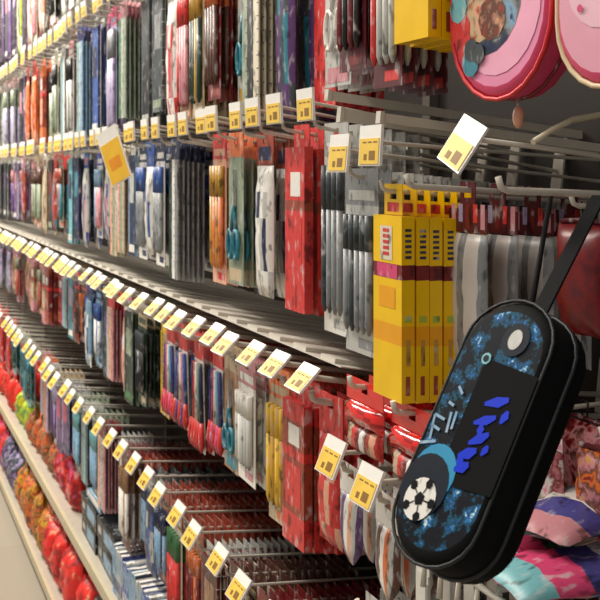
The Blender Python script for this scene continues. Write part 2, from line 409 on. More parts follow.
ROW_B = [(9, [('book', ('black', 'slate', 'purple', 'white'))]),
         (20, [('book', ('lilac', 'purple', 'rose', 'white')), ('pens', ('white', 'lilac', 'purple', 'rose'))]),
         (31, [('bag', ('rose', 'rust', 'brown', 'pink')), ('pens', ('white', 'rose', 'dred', 'brown'))]),
         (46, [('bag', ('white', 'beige', 'cream', 'tan')), ('pens', ('beige', 'tan', 'sage', 'brown'))]),
         (55, [('book', ('brown', 'black', 'dred', 'sage'))]),
         (66, [('bag', ('red', 'rust', 'teal', 'red')), ('pens', ('red', 'sage', 'teal', 'rust'))]),
         (76, [('book', ('teal', 'aqua', 'navy', 'white'))]), (82, [('book', ('navy', 'navy', 'teal', 'black'))]),
         (104, [('pens', ('indigo', 'lgrey', 'rose', 'sky')), ('bag', ('blue', 'lgrey', 'indigo', 'rose'))]),
         (124, [('ruler', ('cream', 'beige', 'sage', 'peach')), ('pens', ('lgrey', 'sage', 'sky', 'beige'))]),
         (140, [('pens', ('slate', 'lgrey', 'navy', 'sage')), ('book', ('sky', 'navy', 'lgrey', 'white'))]),
         (164, [('pens', ('navy', 'white', 'grey', 'blue')), ('bag', ('blue', 'white', 'lgrey', 'blue'))]),
         (186, [('pens', ('blue', 'lgrey', 'black', 'slate')), ('ruler', ('navy', 'grey', 'white', 'dgreen'))]),
         (200, [('bag', ('rose', 'pink', 'red', 'peach')), ('pens', ('peach', 'rose', 'hot', 'rust'))]),
         (208, [('ruler', ('orange', 'aqua', 'white', 'teal'))]),
         (226, [('pens', ('red', 'peach', 'orange', 'ochre')), ('bag', ('red', 'orange', 'peach', 'white'))]),
         (240, [('scissors', ('orange', 'sage', 'teal', 'beige'))]),
         (262, [('bag', ('rust', 'white', 'lgrey', 'navy')), ('scissors', ('red', 'white', 'navy', 'lgrey'))]),
         (277, [('carton', ('orange', 'yellow', 'red', 'ochre'))]),
         (296, [('pens', ('red', 'white', 'indigo', 'black')), ('ruler', ('peach', 'white', 'lilac', 'lgrey'))]),
         (318, [('carton', ('red', 'red', 'rust', 'red'))]), (900, [('pens', ('lgrey', 'white', 'grey', 'slate'))])]
ROW_C = [(13, [('bag', ('purple', 'lilac', 'grey', 'sage')), ('pens', ('lilac', 'grey', 'purple', 'rose'))]),
         (30, [('bag', ('rose', 'tan', 'brown', 'rose')), ('pens', ('brown', 'rose', 'rust', 'sage'))]),
         (45, [('pens', ('peach', 'tan', 'rust', 'sage')), ('carton', ('rose', 'tan', 'rust', 'beige'))]),
         (56, [('carton', ('rust', 'dred', 'red', 'rust'))]),
         (66, [('ruler', ('lgrey', 'grey', 'aqua', 'lilac')), ('book', ('grey', 'teal', 'lilac', 'white'))]),
         (82, [('bag', ('red', 'brown', 'rust', 'navy')), ('pens', ('red', 'brown', 'brown', 'orange'))]),
         (105, [('pens', ('navy', 'sky', 'white', 'blue')), ('bag', ('blue', 'sky', 'white', 'navy'))]),
         (113, [('book', ('black', 'black', 'purple', 'navy'))]),
         (130, [('ruler', ('red', 'rose', 'peach', 'lgrey')), ('bag', ('hot', 'peach', 'rose', 'white'))]),
         (146, [('book', ('black', 'dgreen', 'sage', 'green')), ('pens', ('beige', 'dgreen', 'black', 'slate'))]),
         (160, [('ruler', ('yellow', 'ochre', 'beige', 'yellow')), ('pens', ('gold', 'beige', 'ochre', 'yellow'))]),
         (168, [('book', ('brown', 'black', 'tan', 'beige'))]),
         (214, [('fan', ('red', 'indigo', 'aqua', 'hot')), ('fan', ('red', 'navy', 'sage', 'red')), ('fan', ('red', 'blue', 'pink', 'purple'))]),
         (236, [('bag', ('orange', 'ochre', 'teal', 'orange')), ('scissors', ('beige', 'tan', 'teal', 'teal'))]),
         (260, [('pens', ('rose', 'white', 'lgrey', 'white')), ('book', ('lgrey', 'white', 'lgrey', 'black'))]),
         (276, [('pens', ('orange', 'beige', 'ochre', 'yellow'))]),
         (306, [('carton', ('red', 'rust', 'red', 'red')), ('pens', ('red', 'rust', 'red', 'dred'))]),
         (900, [('bag', ('red', 'red', 'peach', 'red'))])]
ROW_D = [(12, [('bag', ('red', 'red', 'rose', 'dred'))]),
         (32, [('book', ('dgreen', 'teal', 'black', 'sage')), ('pens', ('sage', 'aqua', 'dgreen', 'teal'))]),
         (48, [('pens', ('rose', 'grey', 'lilac', 'orange')), ('ruler', ('orange', 'lgrey', 'tan', 'lilac'))]),
         (60, [('ruler', ('lgrey', 'lilac', 'orange', 'grey')), ('pens', ('beige', 'lgrey', 'purple', 'lilac'))]),
         (74, [('book', ('lilac', 'purple', 'hot', 'navy'))]),
         (94, [('pens', ('sage', 'slate', 'sky', 'aqua')), ('ruler', ('lgrey', 'slate', 'aqua', 'grey'))]),
         (107, [('ruler', ('dred', 'rose', 'lgrey', 'peach'))]),
         (122, [('book', ('maroon', 'lgrey', 'white', 'white')), ('book', ('dred', 'white', 'lgrey', 'lgrey'))]),
         (134, [('pens', ('dred', 'brown', 'white', 'tan'))]),
         (164, [('pens', ('rust', 'navy', 'sky', 'navy')), ('bag', ('slate', 'navy', 'blue', 'lgrey'))]),
         (184, [('bag', ('dred', 'peach', 'white', 'red')), ('pens', ('rust', 'cream', 'red', 'green'))]),
         (210, [('pens', ('rust', 'tan', 'dred', 'orange')), ('pens', ('dred', 'beige', 'orange', 'brown'))]),
         (900, [('pens', ('dred', 'tan', 'rust', 'lgrey')), ('pens', ('brown', 'beige', 'orange', 'maroon')), ('book', ('dred', 'brown', 'tan', 'cream'))])]
def pick(plan, u, i):
    for lim, l in plan:
        if u < lim: return l[i % len(l)]
L0 = .45
BIGC = ('C',)
def row(name, plan, z, tilt, y0, y1, h, step, wmax, depth, where, mark, near_w=None, sty='flat', shy=0.0, hv=.02, skiptag=()):
    """one level row of hooks; z: the height of the price tags"""
    y = y0; i = 0
    while y < y1:
        i += 1
        u = u_of(.6, y); kind, cols = pick(plan, u_of(.63, y) if name != 'A' else u_of(.645, y), i)
        far = y > 3.1
        zz = z-.034
        tip = (.6+R.uniform(-.008, .008), y, zz)
        place = f'{where}, {nth(i)} hook {mark}'
        hook(tip, tilt, L0, sty+('f' if far else '')+(name if name in BIGC else ''), f'wire hook with yellow price tag, {place}', rad0=.0052 if name in BIGC else None, swing={'flat': -.12, 'up': .55}[sty]+R.uniform(-.1, .1), tw=.058 if not far else .07, th=.046 if not far else .055)
        det = y < 2.3
        n = depth if y < 2.6 else (max(3, int(depth*.5)) if y < 4.0 else 2)
        w = min(wmax, step*.84)*R.uniform(.9, 1)
        w = round(w/.006)*.006
        hh = h+R.choice((-hv, 0, 0, hv*.6))
        if kind == 'scissors': hh = h*.95
        stack(tip, tilt, L0, kind, cols, w, round(hh, 2), n, det,
              f'{cn(cols[1])} {KIND[kind][2]}, {cn(cols[0])} top, {place}', f'{KIND[kind][3]}s in {where}, hook {nth(i)} {mark}',
              start=R.choice((.018, .022, .03, .03, .05, .08) if depth < 10 else (.018, .02, .03, .05)), gap=1.0 if depth > 8 else 1.25)
        y += step*R.uniform(.93, 1.1)*(1 if y < 3.4 else 1.12)
row('T', ROW_T, 2.62, .12, 2.4, 6.6, .46, .12, .10, 2, 'topmost row', 'from the near end')
row('A', ROW_A, 2.056, .12, 1.135, 6.6, .33, .100, .088, 4, 'upper row', 'past the pink cases', hv=.03)
row('B', ROW_B, 1.672, .15, 1.30, 6.6, .285, .098, .085, 6, 'eye-level row', 'past the yellow cartons', hv=.03)
row('C', ROW_C, 1.262, .20, 1.32, 6.6, .235, .105, .09, 12, 'middle row', 'from the near end', sty='up')
row('D', ROW_D, .86, .12, 1.30, 6.6, .24, .125, .102, 13, 'lower row', 'from the near end', sty='up', hv=.03)

deck = bpy.data.objects.new('ribbed_shelf', None); C.objects.link(deck); deck.location = (1.055, 4, 1.288-(1.055-.622)*.2); deck.rotation_euler = (0, math.atan(.2), 0)
tag(deck, 'thin pale ribbed metal shelf sloping back just above the middle row of price tags', 'shelf')
dm = mat('deck_paint', .38, .0, 'D2CCC0')
obj('plate', MB().box(-.435, -.003, -2.735, 2.6, -.002, 0, dm), deck)
rm_ = MB()
for q in range(51):
    y = -2.71+q*.105; rm_.box(-.433, -.005, y, y+.05, .0002, .007, dm)
ro = obj('ribs', rm_, deck); ro['kind'] = 'stuff'
# ------------------------------------------------------------------ near end of the rack
NL = PX-.6-.01
# eye level: grey and white packs, then dark packs deeper on the same hook
t2 = (.6, 1.185, 1.565)
hook(t2, .10, NL, 'near', 'wire hook with price tag, directly left of the yellow cartons', tw=.058, th=.05)
stack(t2, .10, NL, 'pens', ('grey', 'lgrey', 'grey', 'slate'), .095, .24, 2, True, 'pale grey card of dark pens, just left of the yellow cartons', 'grey pen cards left of the yellow cartons', start=.012)
stack((.6, 1.185, 1.565), .10, NL, 'book', ('slate', 'black', 'slate', 'grey'), .095, .22, 20, True, 'dark pen pack, deep in the stack behind the yellow cartons', 'dark packs behind the yellow cartons', start=.065)
# the yellow cartons
def yellow_carton():
    r = bpy.data.objects.new('pencil_carton', None); C.objects.link(r)
    k = MB(); w = .078; y_ = mat('carton_yellow', .3, 0, 'F5C400'); am = mat('carton_amber', .3, 0, 'EDA40C')
    tabcard(k, w*.62, .014, -.026, y_, -.0006, .0006); k.quad(-.0009, -w*.2, w*.2, -.022, -.010, 'red')
    obj('hang_tab', k, r)
    b = MB(); t = .0185; z = [-.027, -.036, -.088, -.107, -.165, -.19, -.262]
    b.bands(-t/2, t/2, -w/2, w/2, z, [y_, y_, 'dred', y_, am, y_])
    p = MB(); x = -t/2-.0005
    p.quad(x, -w*.36, w*.36, -.1065, -.0885, 'hot')
    p.quad(x, -w*.18, w*.24, -.084, -.040, 'cream'); 
    for q in range(5): p.quad(x-.0003, -w*.08, w*.14, -.048-q*.0075, -.0435-q*.0075, 'red')
    p.quad(x, -w*.28, w*.28, -.145, -.118, am)
    o = obj('front_print', p, r); o['label'] = 'red square and lettering'; p = b
    ys = -w/2-.0005                                    # print on the narrow side that looks back along the aisle
    def sq(x0, x1, z0, z1, m):
        q = len(p.v); p.v += [(x0, ys, z0), (x1, ys, z0), (x1, ys, z1), (x0, ys, z1)]; p.face([q, q+1, q+2, q+3], m)
    for q in range(6): sq(-.0045, .0045, -.046-q*.0068, -.0425-q*.0068, 'navy' if q % 2 else 'slate')
    sq(-.005, .005, -.160, -.152, 'lime'); sq(-.003, .003, -.215, -.182, 'ochre'); sq(-.0035, .0025, -.252, -.228, 'rust')
    obj('carton', b, r)
    return r
t5 = (.6, 1.095, 1.546)
hook(t5, .06, NL, 'neartag', 'wire hook with price tag above the yellow cartons', tw=.058, th=.05, lift=.062)
yc = yellow_carton(); tag(yc, 'tall yellow carton with a red square, hanging beside the black pencil case', 'carton', 'yellow cartons beside the pencil case')
for i in range(6):
    o = yc if i == 0 else dup(yc, (0, 0, 0))
    x = .6+.02+i*.0205; o.location = (x, 1.095, 1.542-(x-.6)*.06); o.rotation_euler = (0, 0, R.uniform(-.04, .04))
# upper row above the yellow cartons: more yellow cartons
tp = (.6, 1.036, 2.00)
hook(tp, .1, NL, 'near', 'wire hook holding the upper yellow cartons beside the round pink case', tw=.058, th=.05)
for i in range(7):
    x = .62+i*.0215; o = dup(yc, (x, 1.036, 1.996-(x-.6)*.1), (0, 0, R.uniform(-.03, .03)))
    tag(o, 'yellow carton in the upper row, left of the round pink pencil case', 'carton', 'yellow cartons in the upper row')
# bare bars over the yellow cartons
for j, (y, z, tl) in enumerate(((1.255, 1.680, .11), (1.215, 1.650, .11), (1.10, 1.640, .10))):
    ln = PX-.6-.002; hb = (.0065, .009, .006)[j]
    m_ = MB(); m_.box(0, ln, -.004, .004, -hb, hb, WIRE).box(-.006, 0, -.006, .006, -hb-.002, hb+.002, WIRE)
    o = obj('shelf_bar', m_, None, (.606, y, z), (0, math.atan(tl), 0))
    tag(o, 'bare pale metal bar above the yellow cartons, '+('highest', 'middle', 'lowest')[j]+' of three', 'bar')
# hooks and goods right of the cartons
t6 = (.6, 1.03, 1.553)
hook(t6, .06, NL, 'bare', 'bare-ended wire hook holding the pale sleeves', tagged=False, big=True)
def sleeve(wd, hd):
    r = bpy.data.objects.new('sleeve_pack', None); C.objects.link(r)
    k = MB(); tabcard(k, wd*.4, .014, -.02, 'maroon'); k.box(0, .0012, -wd/2, wd/2, -.05, -.0201, 'maroon')
    for q in range(5): k.quad(-.0004, -wd*.45+q*wd*.19, -wd*.34+q*wd*.19, -.045+(q % 2)*.008, -.014, ('rose', 'red', 'dred', 'lilac', 'rose')[q])
    obj('header_card', k, r)
    obj('sleeve', MB().pillow(wd, -hd, -.0515, .016, lambda i, j: mat('sleeve_white', .35, 0, 'CFC9C4') if i % 3 else 'grey', x=.001), r)
    return r
sl = sleeve(.085, .22)
for i, x in enumerate((.69, .735, .79, .85)):
    o = sl if i == 0 else dup(sl, (0, 0, 0)); o.location = (x, 1.03, 1.549-(x-.6)*.06-.0)
    tag(o, 'whitish plastic sleeve with a dark red header, behind the black pencil case', 'sleeve', 'pale sleeves behind the pencil case')
t7 = (.6, .84, 1.551)
hook(t7, .04, NL, 'bare', 'bare wire hook above the black pencil case', tagged=False, big=True)
# price tag on its own long arm
a = obj('tag_holder', MB().tube([(.0, 0, 0), (.13, 0, -.012), (.43, 0, -.05)], .003, WIRE), None, (.60, .895, 1.607))
tag(a, 'tilted white and yellow price tag on a long arm, right of the yellow cartons', 'price tag')
hd = obj('label_holder', MB().box(-.003, 0, -.03, .03, -.032, .026, PLASTIC), a, (-.004, 0, -.004), (.35, .45, .0))
lb = MB().box(-.0042, -.0032, -.027, .027, -.03, .002, TAGY).quad(-.0045, -.018, -.002, -.026, -.012, INK).quad(-.0045, .004, .014, -.026, -.017, INK)
obj('price_label', lb, hd)['label'] = 'yellow price label'
d_ = .545*1060/(112+131); q = at(112, 150, d_)
o = obj('sale_tag', MB().box(-.0015, .0015, -.036, .036, -.085, .055, PLASTIC).box(-.0026, -.0016, -.033, .033, -.082, .022, mat('sale_yellow', .45, 0, 'F0BE3A')).quad(-.0028, -.02, .02, -.05, -.02, mat('sale_orange', .45, 0, 'E8962A')), None, q, (math.radians(-24), 0, .55))
tag(o, 'large tilted yellow and white sale tag sticking out of the eye-level row', 'price tag')
# cream curved hook at the right edge
o = obj('curved_hook', MB().tube([at(533, 142, 1.03), at(552, 130, 1.05), at(572, 120, 1.08), at(600, 115, 1.12), at(640, 118, 1.2), at(690, 128, 1.3)], .0035, mat('hook_cream', .4, 0, 'D8CFB4')))
tag(o, 'cream curved wire hook under the second pink pencil case', 'hook')

# ------------------------------------------------------------------ pencil cases
def stadium(hw, hl, n=10, ex=1.0):
    """outline in (a, b): half width hw, half length hl with rounded ends"""
    pts = []
    for k in range(n+1):
        t = PI*k/n; pts.append((hw*math.cos(t), hl-hw*ex+hw*ex*math.sin(t)))
    for k in range(n+1):
        t = PI+PI*k/n; pts.append((hw*math.cos(t), -(hl-hw*ex)+hw*ex*math.sin(t)))
    return pts
def solid(out, t, m_side, m_face, bev=.006):
    """rounded slab: outline in (y, z), thickness t along x, softened rims; front face left for a panel"""
    mb = MB(); n = len(out); rings = [(-t/2, 1-bev*14), (-t/2+bev*.35, 1-bev*5), (-t/2+bev, 1), (t/2-bev, 1), (t/2-bev*.35, 1-bev*5), (t/2, 1-bev*14)]
    for x, s in rings:
        mb.v += [(x, y*s, z*s) for y, z in out]
    for i in range(len(rings)-1):
        for k in range(n):
            l = (k+1) % n; mb.face([i*n+k, i*n+l, (i+1)*n+l, (i+1)*n+k], m_side, True)
    mb.face(list(range(n))[::-1], m_face); q = (len(rings)-1)*n; mb.face(list(range(q, q+n)), m_side)
    return mb
FLIP = [1]
def disc(mb, cy, cz, r, x, m, n=16, ry=1.0):
    cy *= FLIP[0]
    b = len(mb.v); mb.v += [(x, cy+r*ry*math.cos(2*PI*k/n), cz+r*math.sin(2*PI*k/n)) for k in range(n)]
    mb.face(list(range(b, b+n))[::-1], m)
def poly(mb, pts, x, m):
    pts = [(y*FLIP[0], z) for y, z in pts]
    b = len(mb.v); mb.v += [(x, y, z) for y, z in pts]; mb.face(list(range(b, b+len(pts))), m)

BLK = mat('case_black', .75, 0, '07080B', bump=.3); NAV = mat('case_bnavy', .6, 0, '0A1726')
def artmat():      # printed cloth of dark teal splashes
    m = bpy.data.materials.new('case_print'); m.use_nodes = True; nt = m.node_tree; b = nt.nodes['Principled BSDF']
    tc = nt.nodes.new('ShaderNodeTexCoord'); n = nt.nodes.new('ShaderNodeTexNoise'); n.inputs['Scale'].default_value = 62; n.inputs['Detail'].default_value = 6; n.inputs['Roughness'].default_value = .7
    r = nt.nodes.new('ShaderNodeValToRGB'); e = r.color_ramp.elements
    e[0].position = .49; e[0].color = (.003, .005, .010, 1); e[1].position = .65; e[1].color = (.7, .8, .8, 1)
    for p, c in ((.52, (.005, .02, .04, 1)), (.545, (.012, .12, .2, 1)), (.575, (.006, .03, .08, 1)), (.61, (.03, .15, .5, 1)), (.64, (.08, .4, .5, 1))):
        q = e.new(p); q.color = c
    nt.links.new(tc.outputs['Object'], n.inputs['Vector']); nt.links.new(n.outputs['Fac'], r.inputs[0]); nt.links.new(r.outputs[0], b.inputs['Base Color'])
    b.inputs['Roughness'].default_value = .6; b.inputs['Specular IOR Level'].default_value = .12; return m
ART = artmat()
def black_case():
    r = bpy.data.objects.new('pencil_case', None); C.objects.link(r)
    tag(r, 'large black pencil case printed with a football and blue splashes, hanging tilted by its strap', 'pencil case')
    hw, hl, t = .051, .119, .056
    out = stadium(hw, hl, 12, .85)
    obj('body', solid(out, t, BLK, ART, .007), r)
    X = -t/2-.0007
    p = MB()
    # black central panel with slanted blue lettering strokes
    poly(p, [(-.012, .055), (-.006, .06), (.052, .055), (.052, -.048), (.01, -.052), (-.012, -.035)][::-1], X, mat('case_panel', .85, 0, '050609'))
    bl = mat('case_blue', .4, 0, '1636D0')
    for q, (a0, b0, ln, an, th) in enumerate(((.036, .030, .026, 200, .0042), (.040, .021, .012, 255, .0036), (.030, .013, .024, 205, .0038), (.018, .004, .010, 280, .0034), (.030, -.002, .022, 215, .004),
                                 (.034, -.011, .010, 250, .003), (.024, -.018, .020, 208, .0045), (.010, -.026, .009, 275, .0036), (.022, -.031, .016, 210, .0044))):
        d = Vector((math.cos(math.radians(an)), math.sin(math.radians(an)))); nr = Vector((-d.y, d.x))*th*.95; a = Vector((a0-.004, b0)); e = a+d*ln
        poly(p, [tuple(a+nr*.4), tuple(a+d*ln*.4+nr*1.3), tuple(e+nr*.3), tuple(e-nr*.5), tuple(a+d*ln*.5-nr*1.2), tuple(a-nr*.6)], X-.0006-q*.00005, bl)
    obj('front_panel', p, r)['label'] = 'black panel with blue lettering strokes'
    # football
    q = MB(); cy, cz, rad = -.020, -.072, .0185
    glow = mat('case_cyan', .4, 0, '1C8BB8')
    disc(q, cy+.002, cz+.024, .026, X-.0003, glow, 20); disc(q, cy-.002, cz+.012, .028, X-.0005, NAV, 20)
    disc(q, cy, cz, rad, X-.0009, 'white', 24)
    disc(q, cy, cz, rad*.34, X-.0013, BLK, 5)
    for k in range(5):
        a_ = 2*PI*k/5; disc(q, cy+rad*.82*math.cos(a_), cz+rad*.82*math.sin(a_), rad*.24, X-.0013, BLK, 6)
        da, db = math.cos(a_), math.sin(a_)
        poly(q, [(cy+da*rad*.3-db*.0006, cz+db*rad*.3+da*.0006), (cy+da*rad*.7-db*.0006, cz+db*rad*.7+da*.0006), (cy+da*rad*.7+db*.0006, cz+db*rad*.7-da*.0006), (cy+da*rad*.3+db*.0006, cz+db*rad*.3-da*.0006)], X-.0013, BLK)
    obj('football_print', q, r)['label'] = 'white and black football print'
    # upper emblem and small ring, pale letters down the edge
    s = MB()
    disc(s, .012, .082, .0155, X-.0004, NAV, 18); disc(s, .012, .082, .0095, X-.0008, 'lgrey', 14, .8)
    disc(s, -.012, .060, .0055, X-.0005, 'aqua', 12); disc(s, -.012, .060, .0033, X-.0009, NAV, 10)
    obj('emblem_print', s, r)['label'] = 'pale round emblem and small ring'; s = MB()
    lt = [((-.044, .0), (-.038, -.022)), ((-.044, .0), (-.030, -.002)), ((-.041, -.01), (-.031, -.012)), ((-.034, .014), (-.026, .012)),
          ((-.026, .006), (-.022, -.012)), ((-.020, .008), (-.018, -.008)), ((-.048, -.028), (-.030, -.022)), ((-.03, .03), (-.022, .024))]
    for (a0, b0), (a1, b1) in lt:
        d = Vector((a1-a0, b1-b0)).normalized(); nrm = Vector((-d.y, d.x))*.0013
        poly(s, [(a0+nrm.x, b0+nrm.y), (a1+nrm.x, b1+nrm.y), (a1-nrm.x, b1-nrm.y), (a0-nrm.x, b0-nrm.y)], X-.0005, 'sky')
    obj('letter_print', s, r)['label'] = 'pale slanted letters and blue patch'
    obj('piping', MB().tube([(-t/2+.003, y*1.005, z*1.005) for y, z in out], .0016, mat('piping_dark', .5, 0, '161B20'), 6, close=True), r)
    obj('zipper', MB().tube([(.006, y*1.008, z*1.008) for y, z in out], .0022, mat('zip_grey', .35, .3, '25272B'), 6, close=True), r)
    # strap from the top end
    return r
FLIP[0] = -1; bc = black_case(); FLIP[0] = 1
D0 = .83
top = at(532, 338, D0+.03); bot = at(447, 545, D0-.02)
zz = (top-bot).normalized()
cen = (top+bot)/2
view = (cen-Vector((0, 0, H))).normalized()
# the case's +x points away from the viewer, turned so that its right side shows
away = Matrix.Rotation(math.radians(-45), 3, zz) @ view
xx = (away-zz*away.dot(zz)).normalized(); yy = zz.cross(xx)
bc.matrix_world = Matrix.Translation(cen) @ Matrix((xx, yy, zz)).transposed().to_4x4()
inv = bc.matrix_world.inverted()
hang = Vector((.70, .80, 1.545))
st = MB()
P0 = inv @ hang; P1 = Vector((0.0, 0.004, .114))
for dx in (0,):
    n = 8; w = .009; b0 = len(st.v)
    for i in range(n+1):
        t = i/n; p = P1.lerp(P0, t)+Vector((0, 0, 0))
        for (a_, c_) in ((-.0012, -w), (-.0012, w), (.0012, w), (.0012, -w)): st.v.append((p.x+a_, p.y+c_, p.z))
    for i in range(n):
        for k in range(4):
            l = (k+1) % 4; st.face([b0+i*4+k, b0+i*4+l, b0+i*4+4+l, b0+i*4+4+k], BLK)
obj('strap', st, bc)
P0 = inv @ Vector((.685, .86, 1.545))
obj('cord', MB().tube([(0, .012, .113), tuple(Vector((0, .012, .113)).lerp(P0, .5)), tuple(P0)], .0028, BLK, 6), bc)

def round_case(nm, label, center, hw, hl, t, c_face, c_side, c_trim, art, rot=0, charm='peach'):
    r = bpy.data.objects.new('pencil_case', None); C.objects.link(r); r.location = center; r.rotation_euler = (0, 0, rot)
    tag(r, label, 'pencil case')
    out = stadium(hw, hl, 12, 1)
    obj('body', solid(out, t, c_side, c_face, .006), r)
    obj('piping', MB().tube([(-t/2+.003, y*1.01, z*1.01) for y, z in out], .0028, c_trim, 6, close=True), r)
    obj('zipper', MB().tube([(.004, y*1.008, z*1.008) for y, z in out], .0022, 'dred', 6, close=True), r)
    p = MB(); X = -t/2-.0007
    for k, (cy, cz, rr, m, n) in enumerate(art): disc(p, cy, cz, rr, X-.0003*k, m, n)
    obj('printed_panel', p, r)['label'] = 'bright printed panel of coloured blots'
    z0 = -hl-.003
    pl = MB().tube([(0, -.006, z0), (0, -.007, z0-.008)], .0018, 'steel', 6).ball((0, -.007, z0-.018), .007, .006, .013, charm)
    obj('zip_pull', pl, r)['label'] = 'soft pink zip pull'
    obj('hang_loop', MB().tube([(0, 0, hl-.002), (0, -.006, hl+.02), (0, 0, hl+.04), (0, .006, hl+.02), (0, 0, hl)], .0015, c_trim, 6), r)
    return r
pinkA = mat('case_pink', .4, 0, 'E58BB0'); pinkB = mat('case_deep_pink', .4, 0, 'D0406A'); redA = mat('case_red', .4, 0, 'D82C34')
art1 = [(.0, -.045, .080, mat('lightpink', .4, 0, 'EFA9C4'), 24), (.018, -.035, .066, patch(('navy', 'slate', 'grey', 'sky', 'navy'), 40), 20), (.030, -.055, .030, patch(('rust', 'peach', 'beige', 'rust'), 60), 12), (.006, -.06, .026, patch(('rust', 'brown', 'peach'), 70), 9),
        (.068, -.065, .020, 'red', 9), (.072, -.04, .018, 'aqua', 8), (.060, -.085, .017, 'red', 9), (.046, -.106, .017, 'teal', 10), (.045, -.092, .014, 'slate', 8), (.030, -.098, .012, 'slate', 9)]
S1 = at(500, 95, 1.06)          # low end of the first pink case
c1 = round_case('pencil_case', 'round-ended pink pencil case with red edge and bright print, above the frame middle right', (.66, .892, 1.652+.15), .092, .150, .050, pinkA, pinkB, redA, art1)
art2 = [(.0, -.03, .052, mat('lightpink2', .4, 0, 'E9B9C8'), 20), (-.012, -.02, .038, 'lgrey', 18), (-.03, -.03, .03, 'lilac', 12), (-.035, -.05, .02, 'pink', 9), (-.03, -.075, .014, 'gold', 9), (.036, -.005, .005, 'hot', 8), (.03, -.06, .004, 'hot', 8), (.04, -.04, .004, 'rose', 8)]
c2 = round_case('pencil_case', 'pink pencil case with cream piping and grey print at the top right corner', (.64, .70, 1.650+.135), .068, .135, .045, mat('case_pink2', .4, 0, 'E4A0B4'), pinkB, mat('piping_cream', .4, 0, 'E6CFA8'), art2)
for c, nm in ((c1, 'holding the round pink pencil case'), (c2, 'holding the cream-piped pink pencil case')):
    l = c.location; top_ = l.z+(.150 if c is c1 else .135)+.036
    hook((.6, l.y, top_+.02), .08, NL, 'bare', 'bare wire hook '+nm, tagged=False, big=True)
    c.children[-1].scale = (1, 1, 1)

# ------------------------------------------------------------------ middle row, near end: glossy red bags
def red_bag():
    r = bpy.data.objects.new('candy_bag', None); C.objects.link(r)
    gl = mat('foil_red', .18, 0, 'E3211C', bump=.6, coat=.6); g2 = mat('foil_deep', .2, 0, 'A8161A', bump=.6, coat=.6)
    k = MB(); tabcard(k, .11, .012, -.02, gl); k.pillow(.112, -.052, -.0205, .026, lambda i, j: gl if (i+j) % 3 else g2, nz=6, amp=.004, x=.001)
    obj('header', k, r)
    b = MB(); b.pillow(.108, -.088, -.0525, .020, lambda i, j: ('red', 'peach', 'rust', 'white', 'dred', 'red', 'beige', 'rust')[i % 8], nx=8, x=.001)
    obj('bag', b, r)['label'] = 'clear bag of red and white sticks'
    return r
rb = red_bag()
spots = []
for j, (y, z, x0, n) in enumerate(((1.185, 1.272, .625, 7), (1.065, 1.264, .63, 6))):
    hook((.6, y, z+.004), .12, NL, 'bare', 'wire hook carrying glossy red bags, '+('farther' if j == 0 else 'nearer')+' of two', tagged=False, big=True)
    for i in range(n):
        x = x0+i*.036
        spots.append((x, y, z-(x-.6)*.12, j))
for k, (x, y, z, j) in enumerate(spots):
    o = rb if k == 0 else dup(rb, (0, 0, 0)); o.location = (x, y, z); o.rotation_euler = (0, 0, R.uniform(-.08, .08))
    tag(o, 'glossy red topped bag of striped sticks below the yellow cartons, '+('farther' if j == 0 else 'nearer')+' hook', 'bag', 'glossy red bags on the '+('farther' if j == 0 else 'nearer')+' hook')

# low near hooks with pointed clear packs
def pointed(c1, c2):
    r = bpy.data.objects.new('pointed_pack', None); C.objects.link(r)
    k = MB(); tabcard(k, .07, .012, -.03, 'white'); obj('header_card', k, r)
    b = MB()
    cl = [c1, 'lgrey', c2, 'white']
    b.pillow(.07, -.125, -.0305, .014, lambda i, j: M(cl[(i//1) % 4]), nx=6, nz=8, x=.001, amp=.001, taper=lambda c: 1 if c < .7 else 1-(c-.7)*2.6)
    obj('sleeve', b, r)
    return r
for j, (tu, tv, c1_, c2_, nm) in enumerate(((342, 466, 'purple', 'peach', 'left'), (378, 496, 'brown', 'orange', 'right'))):
    d = 1060*.6/(tu+131); p = at(tu, tv, d)
    hook((.6, p.y, p.z-.008), .07, NL, 'low', 'thick wire hook with tilted price tag, '+nm+' of the two beside the football case', swing=.35, tw=.056, th=.050, big=True, lift=.026)
    pp = pointed(c1_, c2_)
    for i in range(12):
        x = .614+i*.031; o = pp if i == 0 else dup(pp, (0, 0, 0))
        o.location = (x, p.y, p.z-.012-(x-.6)*.07); o.rotation_euler = (0, 0, R.uniform(-.1, .1))
        tag(o, 'pale pointed clear pack with '+c1_+' stripe under the tilted '+nm+' price tag', 'pack', 'pointed clear packs, '+nm+' hook')

# comb of thin dark packs on crossing rails under the pointed packs
for j, (y, z) in enumerate(((1.16, .98), (1.02, .93))):
    hook((.6, y, z), .02, NL, 'bare', 'plain rail under the pointed clear packs, '+('upper' if j == 0 else 'lower')+' one', tagged=False, big=True)
    stack((.6, y, z), .02, NL, 'book', ('maroon', 'brown', 'tan', 'cream') if j == 0 else ('slate', 'maroon', 'rose', 'cream'), .11, .2, 20, True,
          'thin dark card pack standing edge-on under the pointed packs, '+('upper' if j == 0 else 'lower')+' rail', 'thin dark packs, '+('upper' if j == 0 else 'lower')+' rail', gap=1.35)
